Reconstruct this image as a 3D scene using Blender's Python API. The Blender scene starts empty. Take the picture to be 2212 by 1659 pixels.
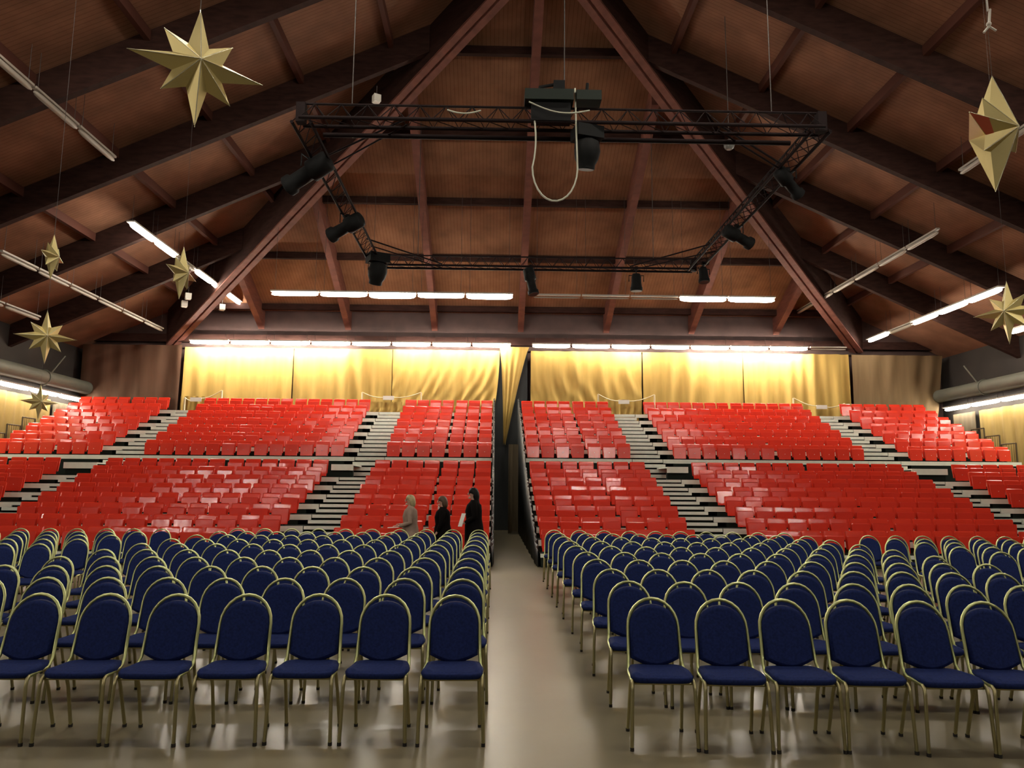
import bpy, math, random
from mathutils import Vector, Matrix
random.seed(7)
sc = bpy.context.scene
COL = sc.collection

# ------------------------------------------------------------------ camera, world, exposure
FPX, HCAM = 1640.0, 1.70                                  # focal length in pixels of the 2212 px wide frame, eye height
def _camera():
    cx, cy = 2212 / 2, 1659 / 2
    d = Vector(((1067 - cx) / FPX, -(1055 - cy) / FPX, -1)).normalized()
    v = Vector((1, -.0072, 0)); xc = (v - v.dot(d) * d).normalized(); zc = xc.cross(d)
    m = Matrix((xc, d, zc)).to_4x4(); m.translation = Vector((0, 0, HCAM))
    cd = bpy.data.cameras.new('camera'); cd.sensor_fit = 'HORIZONTAL'; cd.sensor_width = 36
    cd.lens = 36 * FPX / 2212; cd.clip_end = 200
    o = bpy.data.objects.new('camera', cd); COL.objects.link(o); o.matrix_world = m
    sc.camera = o
_camera()
w = bpy.data.worlds.new('world'); sc.world = w; w.use_nodes = True
w.node_tree.nodes['Background'].inputs[0].default_value = (.8, .75, .7, 1)
w.node_tree.nodes['Background'].inputs[1].default_value = 0.02
sc.view_settings.view_transform = 'Standard'; sc.view_settings.look = 'None'
sc.view_settings.gamma = 1; sc.view_settings.use_curve_mapping = False
sc.view_settings.exposure = 1.35
TUBE = 1.0                                                # overall output of the fluorescent tubes
sc.cycles.use_denoising = True
sc.cycles.max_bounces = 5; sc.cycles.diffuse_bounces = 3; sc.cycles.glossy_bounces = 3
sc.cycles.transmission_bounces = 2; sc.cycles.transparent_max_bounces = 4
sc.cycles.use_adaptive_sampling = True; sc.cycles.adaptive_threshold = 0.03
sc.cycles.sample_clamp_indirect = 4; sc.cycles.caustics_reflective = False; sc.cycles.caustics_refractive = False

# ------------------------------------------------------------------ materials
def mat(name, col, rough=.6, metal=0, emit=None, estr=0, noise=None, bump=None, spec=.5, coat=0, rvar=None):
    m = bpy.data.materials.new(name); m.use_nodes = True
    nt = m.node_tree; b = nt.nodes['Principled BSDF']
    b.inputs['Base Color'].default_value = (*col, 1); b.inputs['Roughness'].default_value = rough
    b.inputs['Metallic'].default_value = metal; b.inputs['Specular IOR Level'].default_value = spec
    b.inputs['Coat Weight'].default_value = coat; b.inputs['Coat Roughness'].default_value = .15
    if emit:
        b.inputs['Emission Color'].default_value = (*emit, 1); b.inputs['Emission Strength'].default_value = estr
    if noise or bump or rvar:
        tc = nt.nodes.new('ShaderNodeTexCoord'); mp = nt.nodes.new('ShaderNodeMapping')
        nt.links.new(tc.outputs['Object'], mp.inputs[0])
    if noise:                                             # (scale xyz, amount)
        (sx, sy, sz), amt = noise
        mp.inputs['Scale'].default_value = (sx, sy, sz)
        n = nt.nodes.new('ShaderNodeTexNoise'); n.inputs['Scale'].default_value = 1; n.inputs['Detail'].default_value = 5
        nt.links.new(mp.outputs[0], n.inputs[0])
        r = nt.nodes.new('ShaderNodeValToRGB')
        r.color_ramp.elements[0].position = .3; r.color_ramp.elements[1].position = .7
        r.color_ramp.elements[0].color = (*[c * (1 - amt) for c in col], 1)
        r.color_ramp.elements[1].color = (*[min(1, c * (1 + amt)) for c in col], 1)
        nt.links.new(n.outputs[0], r.inputs[0]); nt.links.new(r.outputs[0], b.inputs['Base Color'])
        if rvar:
            mr = nt.nodes.new('ShaderNodeMapRange'); mr.inputs['To Min'].default_value = rough - rvar; mr.inputs['To Max'].default_value = rough + rvar
            nt.links.new(n.outputs[0], mr.inputs[0]); nt.links.new(mr.outputs[0], b.inputs['Roughness'])
    if bump:                                              # (scale, strength, distance)
        n2 = nt.nodes.new('ShaderNodeTexNoise'); n2.inputs['Scale'].default_value = bump[0]; n2.inputs['Detail'].default_value = 3
        nt.links.new(tc.outputs['Object'], n2.inputs[0])
        bp = nt.nodes.new('ShaderNodeBump'); bp.inputs['Strength'].default_value = bump[1]; bp.inputs['Distance'].default_value = bump[2]
        nt.links.new(n2.outputs[0], bp.inputs['Height']); nt.links.new(bp.outputs[0], b.inputs['Normal'])
    return m

def plank_mat(name, col, axis, period=.12):
    """wooden ceiling boards: thin dark joints across the given object axis plus grain"""
    m = mat(name, col, .75, spec=.15, noise=((1.2, 1.2, 1.2), .22)); nt = m.node_tree
    b = nt.nodes['Principled BSDF']; src = b.inputs['Base Color'].links[0].from_socket
    tc = nt.nodes.new('ShaderNodeTexCoord'); sp = nt.nodes.new('ShaderNodeSeparateXYZ'); nt.links.new(tc.outputs['Object'], sp.inputs[0])
    q = nt.nodes.new('ShaderNodeMath'); q.operation = 'DIVIDE'; q.inputs[1].default_value = period; nt.links.new(sp.outputs[axis], q.inputs[0])
    fr = nt.nodes.new('ShaderNodeMath'); fr.operation = 'FRACT'; nt.links.new(q.outputs[0], fr.inputs[0])
    lt = nt.nodes.new('ShaderNodeMath'); lt.operation = 'LESS_THAN'; lt.inputs[1].default_value = .14; nt.links.new(fr.outputs[0], lt.inputs[0])
    mx = nt.nodes.new('ShaderNodeMixRGB'); mx.blend_type = 'MULTIPLY'; mx.inputs[2].default_value = (.72, .68, .64, 1)
    nt.links.new(lt.outputs[0], mx.inputs[0]); nt.links.new(src, mx.inputs[1]); nt.links.new(mx.outputs[0], b.inputs['Base Color'])
    return m

M = {}
M['floor'] = mat('beige_vinyl', (.205, .176, .110), .30, noise=((.9, .5, 1), .20), spec=.38, rvar=.07, bump=(1.6, .10, .02))
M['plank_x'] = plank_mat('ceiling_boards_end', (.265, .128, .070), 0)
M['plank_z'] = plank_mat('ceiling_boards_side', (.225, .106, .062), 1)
M['beam'] = mat('dark_glulam', (.034, .0145, .011), .8, noise=((3, 3, 12), .3), spec=.12)
M['purlin'] = mat('dark_red_purlin', (.085, .030, .020), .75, spec=.15)
M['rafter'] = mat('red_brown_rafter', (.165, .062, .045), .7, noise=((3, 2, 10), .2), spec=.2)
M['darkwood'] = mat('dark_board_wall', (.060, .030, .025), .7, noise=((2, 2, 2), .2))
M['wall'] = mat('dim_wall', (.028, .021, .017), .8, noise=((1, 1, 1), .2))
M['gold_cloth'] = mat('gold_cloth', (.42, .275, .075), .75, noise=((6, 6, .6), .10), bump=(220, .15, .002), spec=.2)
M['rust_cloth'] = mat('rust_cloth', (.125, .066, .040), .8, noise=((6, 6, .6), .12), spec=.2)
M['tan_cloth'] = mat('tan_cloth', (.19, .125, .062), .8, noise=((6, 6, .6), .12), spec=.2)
M['olive_cloth'] = mat('olive_gold_cloth', (.36, .25, .085), .8, noise=((6, 6, .6), .12), spec=.2)
M['black_cloth'] = mat('black_cloth', (.022, .024, .024), .55, noise=((5, 5, .6), .3))
M['brown_cloth'] = mat('brown_cloth', (.16, .12, .07), .8, noise=((5, 5, .5), .2))
M['blue'] = mat('blue_upholstery', (.011, .021, .095), .85, noise=((60, 60, 60), .25), bump=(500, .3, .001), spec=.15)
M['brass'] = mat('brass_tube', (.50, .54, .25), .38, metal=.9)
M['brass_leg'] = mat('brass_leg_tube', (.46, .42, .22), .40, metal=.9)
M['foot'] = mat('black_rubber', (.02, .018, .015), .7)
M['red'] = mat('red_plastic', (.76, .050, .024), .15, spec=.5, bump=(9, .25, .01))
M['redd'] = mat('red_plastic_pan', (.70, .045, .024), .17, spec=.5, bump=(7, .25, .01))
M['deck_edge'] = mat('pale_grey_steel', (.80, .84, .72), .45, noise=((4, 4, 4), .06))
M['under'] = mat('dark_green_frame', (.014, .020, .016), .85, spec=.1)
M['marker'] = mat('white_marker', (.9, .88, .8), .3)
M['black'] = mat('black_metal', (.009, .009, .009), .75, spec=.12)
M['truss'] = mat('dark_truss', (.012, .007, .007), .8, spec=.1)
M['hoist'] = mat('dark_green_housing', (.020, .025, .021), .8, spec=.12)
M['cable'] = mat('pale_cable', (.42, .42, .33), .5)
M['dcable'] = mat('dark_cable', (.05, .04, .035), .6)
M['foil'] = mat('gold_foil', (.66, .55, .24), .42, metal=.6, bump=(12, .25, .01))
M['foil_edge'] = mat('gold_foil_rim', (.9, .85, .6), .25, metal=.7)
M['red_patch'] = mat('red_foil_patch', (.7, .12, .06), .4)
M['lens'] = mat('grey_lens', (.04, .05, .05), .5, spec=.2)
M['fixture'] = mat('grey_batten', (.33, .29, .24), .5)
M['duct'] = mat('galvanised_duct', (.13, .13, .10), .6, metal=.1, noise=((2, 1, 2), .2))
M['white'] = mat('white_plastic', (.62, .58, .50), .5)
M['white_rope'] = mat('cream_rope', (.75, .66, .42), .6)
M['dark_rail'] = mat('dark_rail', (.06, .045, .015), .5)
M['skin'] = mat('skin', (.62, .36, .27), .55)
M['blonde'] = mat('blonde_hair', (.42, .34, .17), .6, noise=((20, 20, 60), .2))
M['brown_hair'] = mat('brown_hair', (.075, .040, .018), .6, noise=((20, 20, 60), .3))
M['black_hair'] = mat('black_hair', (.008, .007, .006), .6, spec=.15)
M['beige_knit'] = mat('beige_knit', (.30, .21, .16), .9, noise=((14, 14, 14), .1))
M['black_coat'] = mat('black_coat', (.006, .005, .005), .9, spec=.05)
M['dark_trouser'] = mat('dark_trousers', (.03, .022, .02), .85)
M['paper'] = mat('white_paper', (.85, .82, .74), .7)
M['shoe'] = mat('black_shoe', (.01, .01, .01), .4)
M['collar'] = mat('pale_collar', (.6, .5, .48), .8)
_tubes = {}
def tube_mat(k):
    k = round(k, 2)
    if k not in _tubes:
        _tubes[k] = mat('lit_tube', (.9, .9, .9), .4, emit=(1.0, .93, .80), estr=k * TUBE)
    return _tubes[k]

# ------------------------------------------------------------------ mesh builder
class MB:
    def __init__(s): s.v = []; s.f = []; s.m = []; s.sm = []
    def add(s, vs, fs, mi=0, smooth=False):
        o = len(s.v); s.v += [tuple(p) for p in vs]
        for q in fs: s.f.append([o + i for i in q]); s.m.append(mi); s.sm.append(smooth)
        return s
    def box(s, x0, x1, y0, y1, z0, z1, mi=0):
        return s.add([(x0, y0, z0), (x1, y0, z0), (x1, y1, z0), (x0, y1, z0), (x0, y0, z1), (x1, y0, z1), (x1, y1, z1), (x0, y1, z1)],
                     [(3, 2, 1, 0), (4, 5, 6, 7), (0, 1, 5, 4), (1, 2, 6, 5), (2, 3, 7, 6), (3, 0, 4, 7)], mi)
    def hexa(s, p, mi=0):                                 # 4 bottom (ccw) + 4 top points
        return s.add(p, [(3, 2, 1, 0), (4, 5, 6, 7), (0, 1, 5, 4), (1, 2, 6, 5), (2, 3, 7, 6), (3, 0, 4, 7)], mi)
    def tube(s, pts, r, n=8, mi=0, closed=False, cap=True, radii=None):
        P = [Vector(p) for p in pts]; N = len(P); rings = []; prev = None
        for i, p in enumerate(P):
            if closed: t = P[(i + 1) % N] - P[i - 1]
            else: t = P[min(i + 1, N - 1)] - P[max(i - 1, 0)]
            t.normalize()
            if prev is None:
                a = Vector((0, 0, 1)) if abs(t.z) < .9 else Vector((1, 0, 0))
                u = t.cross(a).normalized()
            else:
                u = (prev - prev.dot(t) * t).normalized()
            prev = u; v = t.cross(u); rr = radii[i] if radii else r
            rings.append([p + rr * (math.cos(2 * math.pi * k / n) * u + math.sin(2 * math.pi * k / n) * v) for k in range(n)])
        vs = [q for rg in rings for q in rg]; fs = []
        for i in range(N if closed else N - 1):
            j = (i + 1) % N
            for k in range(n): fs.append((i * n + k, i * n + (k + 1) % n, j * n + (k + 1) % n, j * n + k))
        s.add(vs, fs, mi, True)
        if cap and not closed:
            s.add(rings[0], [tuple(reversed(range(n)))], mi); s.add(rings[-1], [tuple(range(n))], mi)
        return s
    def loft(s, rings, mi=0, smooth=True, cap=True):
        n = len(rings[0]); fs = []
        for i in range(len(rings) - 1):
            for k in range(n): fs.append((i * n + k, i * n + (k + 1) % n, (i + 1) * n + (k + 1) % n, (i + 1) * n + k))
        s.add([q for r in rings for q in r], fs, mi, smooth)
        if cap: s.add(rings[0], [tuple(reversed(range(n)))], mi, smooth); s.add(rings[-1], [tuple(range(n))], mi, smooth)
        return s
    def ball(s, c, r, n=10, mi=0, sc=(1, 1, 1)):
        rings = []
        for i in range(1, n // 2 + 1):
            a = math.pi * i / (n // 2 + 1)
            rings.append([(c[0] + sc[0] * r * math.sin(a) * math.cos(2 * math.pi * k / n), c[1] + sc[1] * r * math.sin(a) * math.sin(2 * math.pi * k / n), c[2] - sc[2] * r * math.cos(a)) for k in range(n)])
        s.loft(rings, mi, True, True); return s
    def mesh(s, name, mats):
        me = bpy.data.meshes.new(name); me.from_pydata(s.v, [], s.f)
        for m_ in mats: me.materials.append(m_)
        me.polygons.foreach_set('material_index', s.m); me.polygons.foreach_set('use_smooth', s.sm); me.update()
        return me
    def obj(s, name, mats, parent=None, loc=None):
        if not isinstance(mats, (list, tuple)): mats = [mats]
        o = bpy.data.objects.new(name, s.mesh(name, mats)); COL.objects.link(o)
        if parent: o.parent = parent
        if loc: o.location = loc
        return o

def tag(o, label=None, cat=None, group=None, kind=None):
    if label: o['label'] = label
    if cat: o['category'] = cat
    if group: o['group'] = group
    if kind: o['kind'] = kind
    return o
def empty(name, loc=(0, 0, 0), rz=0, label=None, cat=None, group=None):
    o = bpy.data.objects.new(name, None); COL.objects.link(o); o.empty_display_size = .1
    o.location = loc; o.rotation_euler = (0, 0, rz); return tag(o, label, cat, group)
def structure(mb, name, m):
    return tag(mb.obj(name, m), kind='structure')
def copy_tree(src, parent=None):
    c = src.copy(); COL.objects.link(c)
    if parent: c.parent = parent
    for ch in src.children: copy_tree(ch, c)
    return c
ORD = ['first', 'second', 'third', 'fourth', 'fifth', 'sixth', 'seventh', 'eighth', 'ninth', 'tenth', 'eleventh', 'twelfth', 'thirteenth']

# ------------------------------------------------------------------ the hall: floor, walls, roof
X0, HW, YW, MS, ZW = .95, 14.2, 31.2, .46, 8.35           # centre line, half width at the hip corners, end wall, roof slope, beam soffit at the end wall
SW = 18.15                                                # half width of the hall
ZC = ZW + .80                                             # underside of the boards at the end wall
YB = -9.0                                                 # wall behind the camera
def zside(x, dz=0): return ZW + dz + MS * (HW - abs(x - X0))
def zhip(y, dz=0): return ZW + dz + MS * (YW - y)
YA = YW - HW                                              # plan position of the hip apex
structure(MB().box(X0 - SW - .3, X0 + SW + .3, YB - .3, 33.2, -.2, 0), 'floor', M['floor'])
structure(MB().box(X0 - SW - .3, X0 - SW, YB, 33, 0, 7.6), 'wall_left', M['wall'])
structure(MB().box(X0 + SW, X0 + SW + .3, YB, 33, 0, 7.6), 'wall_right', M['wall'])
structure(MB().box(X0 - SW - .3, X0 + SW + .3, 31.75, 32.1, 0, 7.6).box(X0 - SW - .3, X0 + SW + .3, YW + .25, YW + .5, 7.42, ZC + 1.2), 'wall_back', M['darkwood'])
structure(MB().box(X0 - SW - .3, X0 + SW + .3, YB - .3, YB, 0, 17.5), 'wall_front', M['wall'])
def slab(pts, name, m, th=.2):
    a = [Vector(p) for p in pts]; structure(MB().add(a + [p + Vector((0, 0, th)) for p in a],
        [tuple(range(len(a))), tuple(reversed(range(len(a), 2 * len(a))))] + [(i, (i + 1) % len(a), (i + 1) % len(a) + len(a), i + len(a)) for i in range(len(a))]), name, m)
zt = ZC + MS * HW                                         # ridge
for s, nm in ((-1, 'ceiling_left'), (1, 'ceiling_right')):
    xe = X0 + s * (SW + .3); ze = ZC + MS * (HW - SW - .3)
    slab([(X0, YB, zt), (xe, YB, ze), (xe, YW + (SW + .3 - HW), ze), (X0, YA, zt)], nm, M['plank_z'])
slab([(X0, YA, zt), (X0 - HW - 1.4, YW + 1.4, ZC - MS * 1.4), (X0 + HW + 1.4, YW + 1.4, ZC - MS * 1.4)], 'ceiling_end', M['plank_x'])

# principal glulam beams across the hall: one per slope, ending at the hip
def glulam(p0, p1, wid, dep, name, m, label, cat='roof beam', group=None, groove=False):
    """beam whose soffit centre line runs p0 -> p1"""
    p0, p1 = Vector(p0), Vector(p1); t = (p1 - p0); h = Vector((t.x, t.y, 0)).normalized(); sd = Vector((-h.y, h.x, 0)) * wid / 2; up = Vector((0, 0, dep))
    b = MB().hexa([p0 - sd, p0 + sd, p1 + sd, p1 - sd, p0 - sd + up, p0 + sd + up, p1 + sd + up, p1 - sd + up])
    b.m[0] = 1 if groove else 0
    if groove:
        g = sd * .9; dn = Vector((0, 0, -.05))
        for k in (-1, 1):
            c0, c1 = p0 + k * sd * .56, p1 + k * sd * .56; q = sd * .40
            b.hexa([c0 - q + dn, c0 + q + dn, c1 + q + dn, c1 - q + dn, c0 - q, c0 + q, c1 + q, c1 - q], 1)
    o = b.obj(name, m); return tag(o, label, cat, group)
beamY = [26.85, 23.2, 19.55, 15.85, 12.2, 8.55, 4.9, 1.2]
for s, sn in ((-1, 'left'), (1, 'right')):
    for k, y in enumerate(beamY):
        a = max(.12, y - YA + .3) if y > YA - .2 else .12
        xa, xb = X0 + s * a, X0 + s * (SW - .02)
        glulam((xa, y, zside(xa)), (xb, y, zside(xb)), .18, .82, 'roof_beam', M['beam'],
               'dark brown sloping roof beam, %s from the end wall on the %s' % (ORD[k], sn), group='sloping beams of the %s roof' % sn)
    # purlins along the hall under the boards
    for k, a in enumerate((13.5, 11.1, 8.7, 6.3, 3.9, 1.5)):
        x = X0 + s * a; y1 = YA + a - .05
        z1 = ZC + MS * (HW - a)
        glulam((x, YB + .02, z1 - .24), (x, y1, z1 - .24), .13, .25, 'roof_purlin', M['purlin'],
               'red-brown purlin along the %s roof, %s up from the side wall' % (sn, ORD[k]), 'roof purlin', 'purlins of the %s roof' % sn)
    # hip beam
    t0, t1 = .2, HW + .25
    glulam((X0 + s * (HW + .2), YW + .2, ZW - .72 - .09), (X0 + s * (.25 if s < 0 else .7), YA + .25, ZW - .25 + MS * (HW - .25)), .52, 1.5, 'hip_beam', [M['beam'], M['rafter']],
           'deep red-brown diagonal hip beam rising from the %s corner to the apex' % sn, 'roof beam', groove=True)
# rafters of the end slope
for k in range(-3, 4):
    x = 1.06 + 3.62 * k; a = abs(x - X0) + (.35 if k else .15); y0 = YA + a
    glulam((x, YW + .23, zhip(YW + .23)), (x, y0, zhip(y0)), .24, .79, 'roof_rafter', M['rafter'],
           'red-brown rafter of the end roof slope, %s from the left' % ORD[k + 3], 'roof rafter', 'rafters of the end roof slope')
for k, y in enumerate((31.0, 28.15, 25.5, 22.85, 20.2)):
    a = y - YA - .3; z = zhip(y, .80)
    glulam((X0 - a, y, z - .26), (X0 + a, y, z - .26), .16, .24, 'roof_purlin', M['beam'],
           'dark horizontal purlin across the end roof slope, %s from the bottom' % ORD[k], 'roof purlin', 'purlins of the end roof slope')
tag(MB().box(X0 - HW - 3.4, X0 + HW + 3.4, YW - .02, YW + .24, 7.62, 7.95).obj('wall_plate', M['beam']), 'dark brown wall plate above the gold curtains', 'wall plate')

# ------------------------------------------------------------------ fluorescent battens
def batten(x, y, z, along, lit, name_label, k=14, L=1.55, group=None, off=M['fixture'], hang=None, wid=.13):
    """one batten light; along = 'x' or 'y'; lit or not"""
    e = empty('batten_light', (x, y, z), 0 if along == 'x' else math.pi / 2, name_label, 'strip light', group)
    hw = .05 if not lit else (.30 if L > 2 else .12)  # long unseen battens get an extra wide housing to keep light off the ceiling
    MB().box(-L / 2, L / 2, -hw, hw, .05, .10).obj('housing', M['fixture'], e)
    r = wid / 2; b = MB(); n = 10
    pts = [(q * (L / 2 - t_), 0, -.02) for q, t_ in ((-1, .02), (-1, .10), (-1, .28), (1, .28), (1, .10), (1, .02))]
    b.tube(pts, r, n, radii=[r * .35, r * .8, r, r, r * .8, r * .35]); b.obj('tube', tube_mat(k) if lit else off, e)
    if hang:
        h = MB()
        for xx in (-L * .42, L * .42): h.tube([(xx, 0, .10), (xx, 0, hang)], .006, 5)
        h.obj('hanger', M['dcable'], e)
    return e
KW = 13.0
# row along the end wall just above the curtains
n1 = [1.0, 1.0, 1.0, .9, .12, .6, .55, .6]
for i in range(8):
    batten(-12.42 + .82 + i * 1.635, 30.56, 7.50, 'x', True, 'lit white strip light, %s from the left above the left gold curtains' % ORD[i], max(10, KW * 7 * n1[i]), 1.57, 'lit strip lights above the curtains', hang=.45)
n2 = [.16, .28, .55, .16, .9, 1.0, 1.0]
for i in range(7):
    batten(1.47 + .82 + i * 1.635, 30.56, 7.50, 'x', True, 'lit white strip light, %s from the left above the right gold curtains' % ORD[i], max(10, KW * 7 * n2[i]), 1.57, 'lit strip lights above the curtains', hang=.45)
batten(13.75, 30.56, 7.50, 'x', False, 'unlit strip light at the right end of the curtain row', 0, 1.5, wid=.05, hang=.45)
# row hanging in front of the end slope
for i in range(5):
    batten(-7.62 + .82 + i * 1.645, 25.2, 8.18, 'x', True, 'lit white strip light, %s of five hanging left of the truss centre' % ORD[i], KW * 1.5 * (.8, 1.0, 1.8, 1.0, 1.4)[i], 1.60, 'strip lights hanging in front of the end roof slope', hang=3.6, wid=(.11, .14, .21, .14, .18)[i])
for i in range(5):
    lit = i > 2
    batten(1.24 + .84 + i * 1.67, 25.2, 8.18, 'x', lit, '%s strip light, %s of five hanging right of the truss centre' % ('lit white' if lit else 'unlit', ORD[i]), KW * 2, 1.62, 'strip lights hanging in front of the end roof slope', wid=.16 if lit else .05, hang=3.6)
# runs along the hall under the side slopes
def run(x, z, y0, y1, n, litf, where, k=KW * 1.7, wid=.13, hang=.9):
    L = (y1 - y0) / n
    for i in range(n):
        lit = litf(i)
        batten(x, y0 + L * (i + .5), z, 'y', lit, '%s strip light, %s along the %s' % ('lit white' if lit else 'unlit', ORD[i], where), k, L - .06, 'strip lights along the %s' % where, wid=wid, hang=hang)
run(-10.6, 9.22, 21.35, 31.0, 6, lambda i: i != 2, 'upper left roof slope')
run(-13.43, 7.92, 20.2, 30.4, 6, lambda i: False, 'middle left roof slope', wid=.09)
run(-15.1, 7.15, 19.4, 25.0, 3, lambda i: False, 'lower left roof slope', wid=.12)
run(-9.52, 9.72, 11.4, 18.2, 4, lambda i: False, 'near left roof slope', wid=.12)
run(12.7, 9.12, 20.7, 31.0, 6, lambda i: False, 'upper right roof slope', wid=.12)
run(15.46, 7.86, 22.2, 30.6, 5, lambda i: i != 3, 'lower right roof slope')
run(17.25, 7.0, 19.9, 24.6, 3, lambda i: True, 'outermost right roof slope')
run(11.61, 9.62, 11.2, 17.9, 4, lambda i: False, 'near right roof slope', wid=.12)
run(X0 - 17.75, 5.13, 20.4, 31.2, 6, lambda i: True, 'left side wall', wid=.12, hang=.3)
run(X0 + 17.75, 5.07, 20.4, 31.0, 6, lambda i: True, 'right side wall', wid=.12, hang=.3)
# unseen battens added above and behind the camera to light chairs and seats
for j, (y, z, k) in enumerate(((-4, 10.4, 4), (5.6, 10.2, 30), (11.0, 11.2, 42))):
    for i, x in enumerate((-8.5, -3, 4, 10)):
        batten(x, y, z - (.9 if abs(x - X0) > 7 else 0), 'x', True, 'added unseen strip light, %s from the left in the %s row above the stage end' % (ORD[i], ORD[j]), k, 2.4, 'added unseen strip lights above the stage end', wid=.16, hang=zside(x, .94) - z + (.9 if abs(x - X0) > 7 else 0))
for i, (x, y, z) in enumerate(((-16.5, -4, 6.5), (-12.0, -5, 9.0), (5.5, -5, 10.5), (14.5, -4, 8.5))):
    e = empty('floodlight', (x, y, z), 0, 'floodlight over the stage, %s from the left' % ORD[i], 'floodlight', 'floodlights over the stage')
    MB().box(-.35, .35, -.2, 0, -.22, .22).obj('housing', M['black'], e)
    MB().box(-.22, .22, 0, .02, -.14, .14).obj('lens', mat('flood_lens', (.9, .9, .9), .3, emit=(1, .92, .82), estr=260), e)

# ------------------------------------------------------------------ blue banquet chairs
def rounded(cx, cz, w, h, n_top=12):                      # outline of the back pad in (x,z): arched top, bowed bottom
    pts = []
    r = w / 2
    for i in range(n_top + 1):
        a = math.pi * i / n_top; pts.append((cx + r * math.cos(a), cz + h / 2 - r * .86 + r * .86 * math.sin(a)))
    for i in range(0, 9):
        t = i / 8; x = cx - r + w * t; pts.append((x, cz - h / 2 - .050 * math.sin(math.pi * t) + .016))
    return pts
def make_chair():
    e = empty('banquet_chair')
    zt_, zs = .92, .435
    yb = lambda z: .105 + (z - zs) * .27                  # lean of the back
    R = .180
    # hoop + side rails
    pts = [(-.205, -.175, zs - .005), (-.203, -.08, zs), (-.199, .03, zs + .004), (-.192, .085, zs + .02), (-.187, yb(.50), .50), (-.183, yb(.60), .60), (-.180, yb(.70), .70)]
    arc = []
    for i in range(0, 13):
        a = math.pi - math.pi * i / 12; z = .715 + .195 * math.sin(a); arc.append((R * math.cos(a), yb(z), z))
    full = pts + arc + [(-p[0], p[1], p[2]) for p in reversed(pts)]
    MB().tube(full, .0125, 6, cap=True).obj('back_frame', M['brass'], e)
    for s in (-1, 1):
        lg = MB().tube([(s * .205, -.172, zs - .005), (s * .206, -.196, zs - .02), (s * .208, -.207, zs - .06), (s * .213, -.215, .22), (s * .218, -.225, .012)], .0125, 6).obj('leg', M['brass_leg'], e)
        MB().tube([(s * .218, -.225, .022), (s * .218, -.225, 0)], .0145, 6).obj('rubber_foot', M['foot'], lg)
        lg = MB().tube([(s * .18, .04, zs - .01), (s * .182, .10, .30), (s * .19, .19, .012)], .0120, 6).obj('leg', M['brass_leg'], e)
        MB().tube([(s * .19, .19, .022), (s * .19, .19, 0)], .0145, 6).obj('rubber_foot', M['foot'], lg)
    MB().tube([(-.203, -.168, zs - .022), (.203, -.168, zs - .022)], .009, 6).obj('front_rail', M['brass_leg'], e)
    # seat cushion: lofted rounded slab
    rings = []
    for z, k in ((zs - .014, .94), (zs - .002, 1.0), (zs + .020, 1.01), (zs + .036, .96), (zs + .044, .80)):
        ring = []
        for i in range(24):
            a = 2 * math.pi * i / 24; c, sn = math.cos(a), math.sin(a)
            q = lambda t, p: math.copysign(abs(t) ** p, t)
            wx = .213 * q(c, .42); wy = .185 * q(sn, .42)
            if sn > 0: wx *= .93
            ring.append((wx * k, -.035 + wy * k, z - (.012 if sn < -.5 else 0) * (1 if z > zs + .02 else 0)))
        rings.append(ring)
    MB().loft(rings).obj('seat', M['blue'], e)
    # back pad
    o = rounded(0, .685, .342, .375)
    b = MB(); rings = []
    for dy, k in ((-.030, .88), (-.024, .97), (-.008, 1.0), (.014, 1.0), (.022, .93)):
        rings.append([(x * k, yb(z) + dy + .004 - .01 * (1 - (x / .18) ** 2) * (dy < 0), .685 + (z - .685) * k) for x, z in o])
    b.loft(rings).obj('backrest', M['blue'], e)
    return e
chair0 = make_chair()
first = [True]
def place_chair(x, ytop, rz, label, group):
    e = chair0 if first[0] else copy_tree(chair0)
    first[0] = False
    e.location = (x, ytop - .235, 0); e.rotation_euler = (0, 0, rz + random.uniform(-.025, .025))
    e['label'] = label; e['category'] = 'chair'; e['group'] = group
rnd = lambda a: random.uniform(-a, a)
RW = ['front', 'second', 'third', 'fourth', 'fifth', 'sixth', 'seventh', 'eighth', 'ninth', 'back']
for n in range(10):
    for c in range(10):
        y = 5.80 + .992 * n
        xl = -.27 - .507 * c + rnd(.012)
        place_chair(xl, y + rnd(.02), 0, 'blue padded chair with brass frame, %s left of the central aisle, %s row' % (ORD[c] if c else 'nearest', RW[n]), 'blue chairs left of the central aisle')
        xr = 1.16 + .472 * c + rnd(.012)
        yr = 5.69 + 1.012 * n - (.05 + .008 * n) * .472 * c
        place_chair(xr, yr + rnd(.02), -.03, 'blue padded chair with brass frame, %s right of the central aisle, %s row' % (ORD[c] if c else 'nearest', RW[n]), 'blue chairs right of the central aisle')
SR = ['front', 'second', 'middle', 'fourth', 'back']
for n in range(5):
    for c in range(7):
        x, y = -6.12 - .50 * c, 10.63 + .95 * n - .02 * c
        if (x / y) > -.70: place_chair(x + rnd(.01), y + rnd(.02), .05, 'blue padded chair, %s from the gap in the far left side block, %s row' % (ORD[c], SR[n]), 'blue chairs of the left side block')
        x, y = 6.68 + .48 * c, 10.09 + .89 * n - .02 * c
        if (x / y) < .73: place_chair(x + rnd(.01), y + rnd(.02), -.05, 'blue padded chair, %s from the gap in the far right side block, %s row' % (ORD[c], SR[n]), 'blue chairs of the right side block')

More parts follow.
